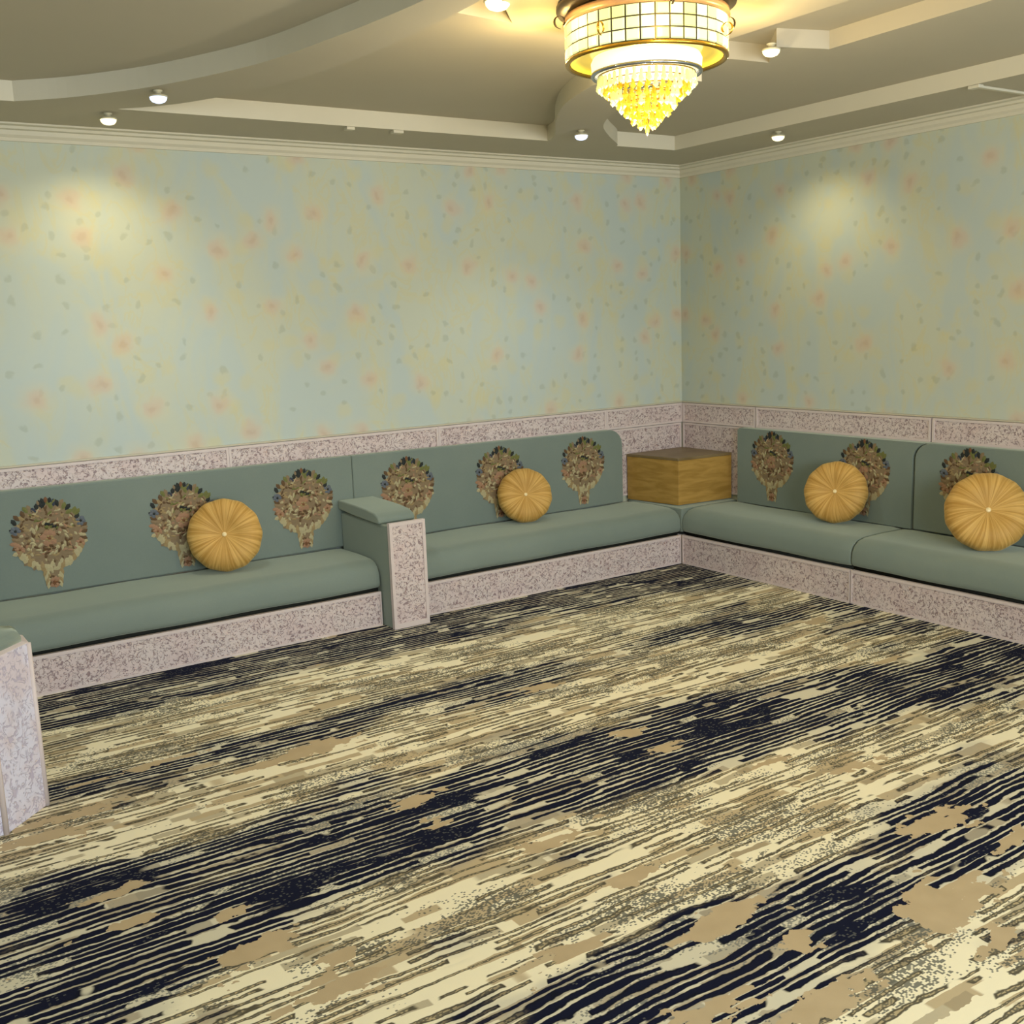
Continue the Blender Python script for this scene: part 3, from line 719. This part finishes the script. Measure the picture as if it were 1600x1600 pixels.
def cushion(wallside, along, yaw, lean, sc, label, roll=0.0):
    """leans on the backrest of the back ('x') or right ('y') wall at `along`; yaw: direction its face looks"""
    e = empty('round_cushion'); tag(e, label, 'cushion', 'round gold velvet cushions')
    rot = Matrix.Rotation(yaw, 4, 'Z') @ Matrix.Rotation(PI/2-lean, 4, 'Y') @ Matrix.Rotation(roll, 4, 'Z')
    vv = [(rot.to_3x3() @ v.co)*sc for v in CME.vertices]
    low = min(v.z for v in vv)
    if wallside == 'x': pos = (along, -.0955-max(v.y for v in vv), .3755-low)
    else: pos = (-.0955-max(v.x for v in vv), along, .3755-low)
    e.matrix_world = Matrix.Translation(pos) @ rot @ Matrix.Scale(sc, 4)
    for nm, me in (('cover', CME), ('button', CMB)):
        o = bpy.data.objects.new(nm, me); link(o, e)
    return e
cushion('x', -3.53, math.radians(-112), math.radians(17), 1.03, 'round pleated gold cushion on the bench left of the armrest')
cushion('x', -1.56, math.radians(-112), math.radians(20), .92, 'round pleated gold cushion leaning on the bench between armrest and corner table', .3)
cushion('y', -1.585, math.radians(-152), math.radians(18), .98, 'round pleated gold cushion on the right-wall bench next to the corner table', .5)
cushion('y', -2.60, math.radians(-138), math.radians(26), 1.10, 'large round gold cushion cut off by the right edge of the photo', .8)

# ------------------------------------------------------------------ downlights
def downlight(x, y, z, cool, label, power, spot_aim=None, scale=1.0, tone=None):
    e = empty('downlight', (x, y, z)); tag(e, label, 'ceiling light', 'small ceiling downlights')
    s = scale
    bm = bmesh.new(); lathe(bm, [(0, 0), (.020*s, 0), (.020*s, -.004), (.014*s, -.006), (.012*s, -.018*s), (0, -.018*s)], 20); mobj('neck', bm, M['lamp_body'], e, True)
    bm = bmesh.new(); lathe(bm, [(0, -.0185*s), (.030*s, -.0185*s), (.038*s, -.022*s), (.040*s, -.028*s), (.0365*s, -.0285*s), (0, -.0285*s)], 24); mobj('rim', bm, M['lamp_body'], e, True)
    bm = bmesh.new(); lathe(bm, [(.036*s, -.029*s), (.034*s, -.038*s), (.026*s, -.047*s), (.012*s, -.052*s), (0, -.053*s)], 24); mobj('lens', bm, M['lamp_cool' if cool else 'lamp_warm'], e, True)
    l = bpy.data.lights.new('downlight_beam', 'SPOT'); l.energy = power; l.color = tone or ((.8, .9, 1) if cool else (1, .84, .50)); l.spot_size = math.radians(125); l.spot_blend = .9; l.shadow_soft_size = .03
    o = bpy.data.objects.new('downlight_beam', l); link(o, e); o.location = (0, 0, -.07*s)
    if spot_aim: o.rotation_euler = spot_aim
downlight(-3.925, -1.03, ZS, True, 'bluish lit downlight on the left ceiling ribbon', 36)
downlight(-3.99, -.46, ZS, False, 'warm lit downlight near the left part of the back wall', 15, (math.radians(16), 0, 0))
downlight(-1.59, -.93, ZS, True, 'bluish lit downlight on the curved ribbon behind the chandelier', 26)
downlight(-.47, -1.33, ZS, False, 'warm lit downlight near the right wall', 13, (0, math.radians(-16), 0))
downlight(-3.14, -2.46, ZC+.075-.03, False, 'warm downlight in the ceiling recess left of the chandelier', 5, scale=1.25)
downlight(-1.80, -2.50, ZC-.0, False, 'warm downlight in the ceiling recess right of the chandelier', 5, scale=1.0)

# ------------------------------------------------------------------ chandelier
def chandelier():
    cx, cy = -2.69, -2.73
    e = empty('chandelier', (cx, cy, ZC)); tag(e, 'glowing crystal drum chandelier with a tapering cascade of golden drops', 'chandelier')
    e.rotation_euler = (math.radians(0), math.radians(0), 0)
    Z = lambda z: z-ZC
    bm = bmesh.new(); lathe(bm, [(0, 0), (.30, 0), (.318, -.012), (.318, -.026), (.27, -.042), (0, -.042)], 48); mobj('canopy', bm, M['bronze'], e, True)
    RT, ZT, ZB = .283, Z(2.672), Z(2.545)
    bm = bmesh.new(); lathe(bm, [(.25, Z(2.70)), (.292, Z(2.695)), (.296, Z(2.675)), (.288, Z(2.668)), (.25, Z(2.67)), (.25, Z(2.70))], 64); mobj('top_ring', bm, M['copper'], e, True)
    bm = bmesh.new(); lathe(bm, [(RT-.010, ZB+.004), (RT+.006, ZB+.004), (RT+.008, ZB-.004), (RT+.002, ZB-.010), (RT-.010, ZB-.006), (RT-.010, ZB+.004)], 64); mobj('bottom_ring', bm, M['brass'], e, True)
    # crystal panes: 36 columns by 3 rows, shared mesh
    NC, NR = 36, 3; ph = (ZT-ZB-.01)/NR; pw = 2*PI*RT/NC
    bm = bmesh.new()
    hx, hz, d = pw/2*.90, ph/2*.89, .006
    o = [(-hx, -hz), (hx, -hz), (hx, hz), (-hx, hz)]; i = [(-hx*.8, -hz*.8), (hx*.8, -hz*.8), (hx*.8, hz*.8), (-hx*.8, hz*.8)]
    vb = [bm.verts.new((0, p[0], p[1])) for p in o]; vf = [bm.verts.new((d, p[0], p[1])) for p in i]
    for k in range(4): bm.faces.new((vb[k], vb[(k+1) % 4], vf[(k+1) % 4], vf[k]))
    bm.faces.new(vf); bm.faces.new(list(reversed(vb)))
    bmesh.ops.recalc_face_normals(bm, faces=bm.faces)
    pm = bpy.data.meshes.new('crystal_pane'); bm.to_mesh(pm); bm.free(); pm.materials.append(M['pane'])
    for c in range(NC):
        th = 2*PI*c/NC
        for r in range(NR):
            p = bpy.data.objects.new('crystal_pane', pm); link(p, e)
            p.location = (RT*math.cos(th), RT*math.sin(th), ZB+.006+ph*(r+.5)); p.rotation_euler = (0, 0, th)
    bm = bmesh.new(); lathe(bm, [(RT-.004, ZB+.005), (RT-.004, ZT-.003)], 72); mobj('drum_frame', bm, M['bronze'], e, True)
    # glowing gold pan under the drum, inner lit bowl, chrome ring
    bm = bmesh.new(); lathe(bm, [(RT-.012, ZB), (.24, ZB+.012), (.19, ZB+.012)], 64); mobj('under_pan', bm, M['gold_pan'], e, True)
    bm = bmesh.new(); lathe(bm, [(.19, ZB+.012), (.198, ZB-.004), (.196, ZB-.030), (.186, ZB-.040), (.15, ZB-.042), (0, ZB-.042)], 64); mobj('lit_bowl', bm, M['diff'], e, True)
    bm = bmesh.new(); lathe(bm, [(.188, ZB-.040), (.198, ZB-.040), (.200, ZB-.046), (.196, ZB-.052), (.186, ZB-.050), (.188, ZB-.040)], 64); mobj('chrome_ring', bm, M['chrome'], e, True)
    # drops
    def dropmesh(ln, wd, mat, nm='crystal_drop'):
        bm = bmesh.new(); lathe(bm, [(0, 0), (wd*.55, -ln*.12), (wd*.6, -ln*.55), (wd, -ln*.78), (0, -ln)], 6)
        bmesh.ops.recalc_face_normals(bm, faces=bm.faces)
        me = bpy.data.meshes.new(nm); bm.to_mesh(me); bm.free(); me.materials.append(mat); return me
    dm = {'p': dropmesh(.050, .011, M['drop_pale']), 'g': dropmesh(.048, .011, M['drop']), 'a': dropmesh(.052, .009, M['drop_amber'])}
    tiers = [(.172, ZB-.050, 42, 'p'), (.148, ZB-.070, 36, 'pg'), (.124, ZB-.094, 30, 'pg'), (.100, ZB-.118, 25, 'gp'), (.076, ZB-.142, 19, 'g'), (.052, ZB-.164, 13, 'ga'), (.028, ZB-.184, 7, 'a')]
    rnd = random.Random(5)
    for r, z, nn, kinds in tiers:
        bm = bmesh.new(); lathe(bm, [(r-.003, z+.002), (r+.003, z+.002), (r+.003, z-.001), (r-.003, z-.001), (r-.003, z+.002)], 40); mobj('tier_ring', bm, M['brass'], e, True)
        for k in range(nn):
            th = 2*PI*(k+.5*rnd.random()*.2)/nn
            o = bpy.data.objects.new('crystal_drop', dm[rnd.choice(kinds)]); link(o, e)
            o.location = (r*math.cos(th), r*math.sin(th), z-.001+rnd.uniform(-.006, .003)); o.rotation_euler = (0, 0, rnd.random()*3)
    bm = bmesh.new(); lathe(bm, [(0, Z(2.33)), (.006, Z(2.326)), (.007, Z(2.305)), (.003, Z(2.292)), (0, Z(2.288))], 8); mobj('finial', bm, M['drop_amber'], e, True)
    bm = bmesh.new(); lathe(bm, [(.004, ZB-.04), (.004, Z(2.33))], 8); mobj('centre_rod', bm, M['brass'], e, True)
    # dark scroll brackets round the drum
    for k in range(8):
        th = 2*PI*k/8+.35
        bm = bmesh.new(); path = []
        for q in range(15):
            t = q/14; aa = -PI/2+t*1.75*PI; rr = .024*(1-.35*t)
            path.append((rr*math.cos(aa)+.012, rr*math.sin(aa)+.0))
        prev = None
        for x, z in path:
            ring = [bm.verts.new((x+.004*math.cos(b), .004*math.sin(b), z)) for b in (0, PI/2, PI, 3*PI/2)]
            if prev:
                for m_ in range(4): bm.faces.new((prev[m_], prev[(m_+1) % 4], ring[(m_+1) % 4], ring[m_]))
            prev = ring
        o = mobj('scroll', bm, M['bronze'] if k % 2 else M['brass'], e, True)
        o.location = (.298*math.cos(th), .298*math.sin(th), Z(2.675 if k % 2 else 2.60)); o.rotation_euler = (0, 0, th)
    # chandelier light from unseen points, inside the drum and below the tip
    for z, pw_, rr in ((Z(2.60), 3, .12), (Z(2.26), 26, .06)):
        l = bpy.data.lights.new('chandelier_glow', 'POINT'); l.energy = pw_; l.color = (1, .90, .68); l.shadow_soft_size = rr
        o = bpy.data.objects.new('chandelier_glow', l); link(o, e); o.location = (0, 0, z)
    for k in range(6):  # unseen warm points outside the drum, added to light the ceiling
        th = 2*PI*k/6
        l = bpy.data.lights.new('chandelier_glow', 'POINT'); l.energy = 4.0; l.color = (1, .67, .22); l.shadow_soft_size = .02
        o = bpy.data.objects.new('chandelier_glow', l); link(o, e); o.location = (.42*math.cos(th), .42*math.sin(th), Z(2.60))
chandelier()
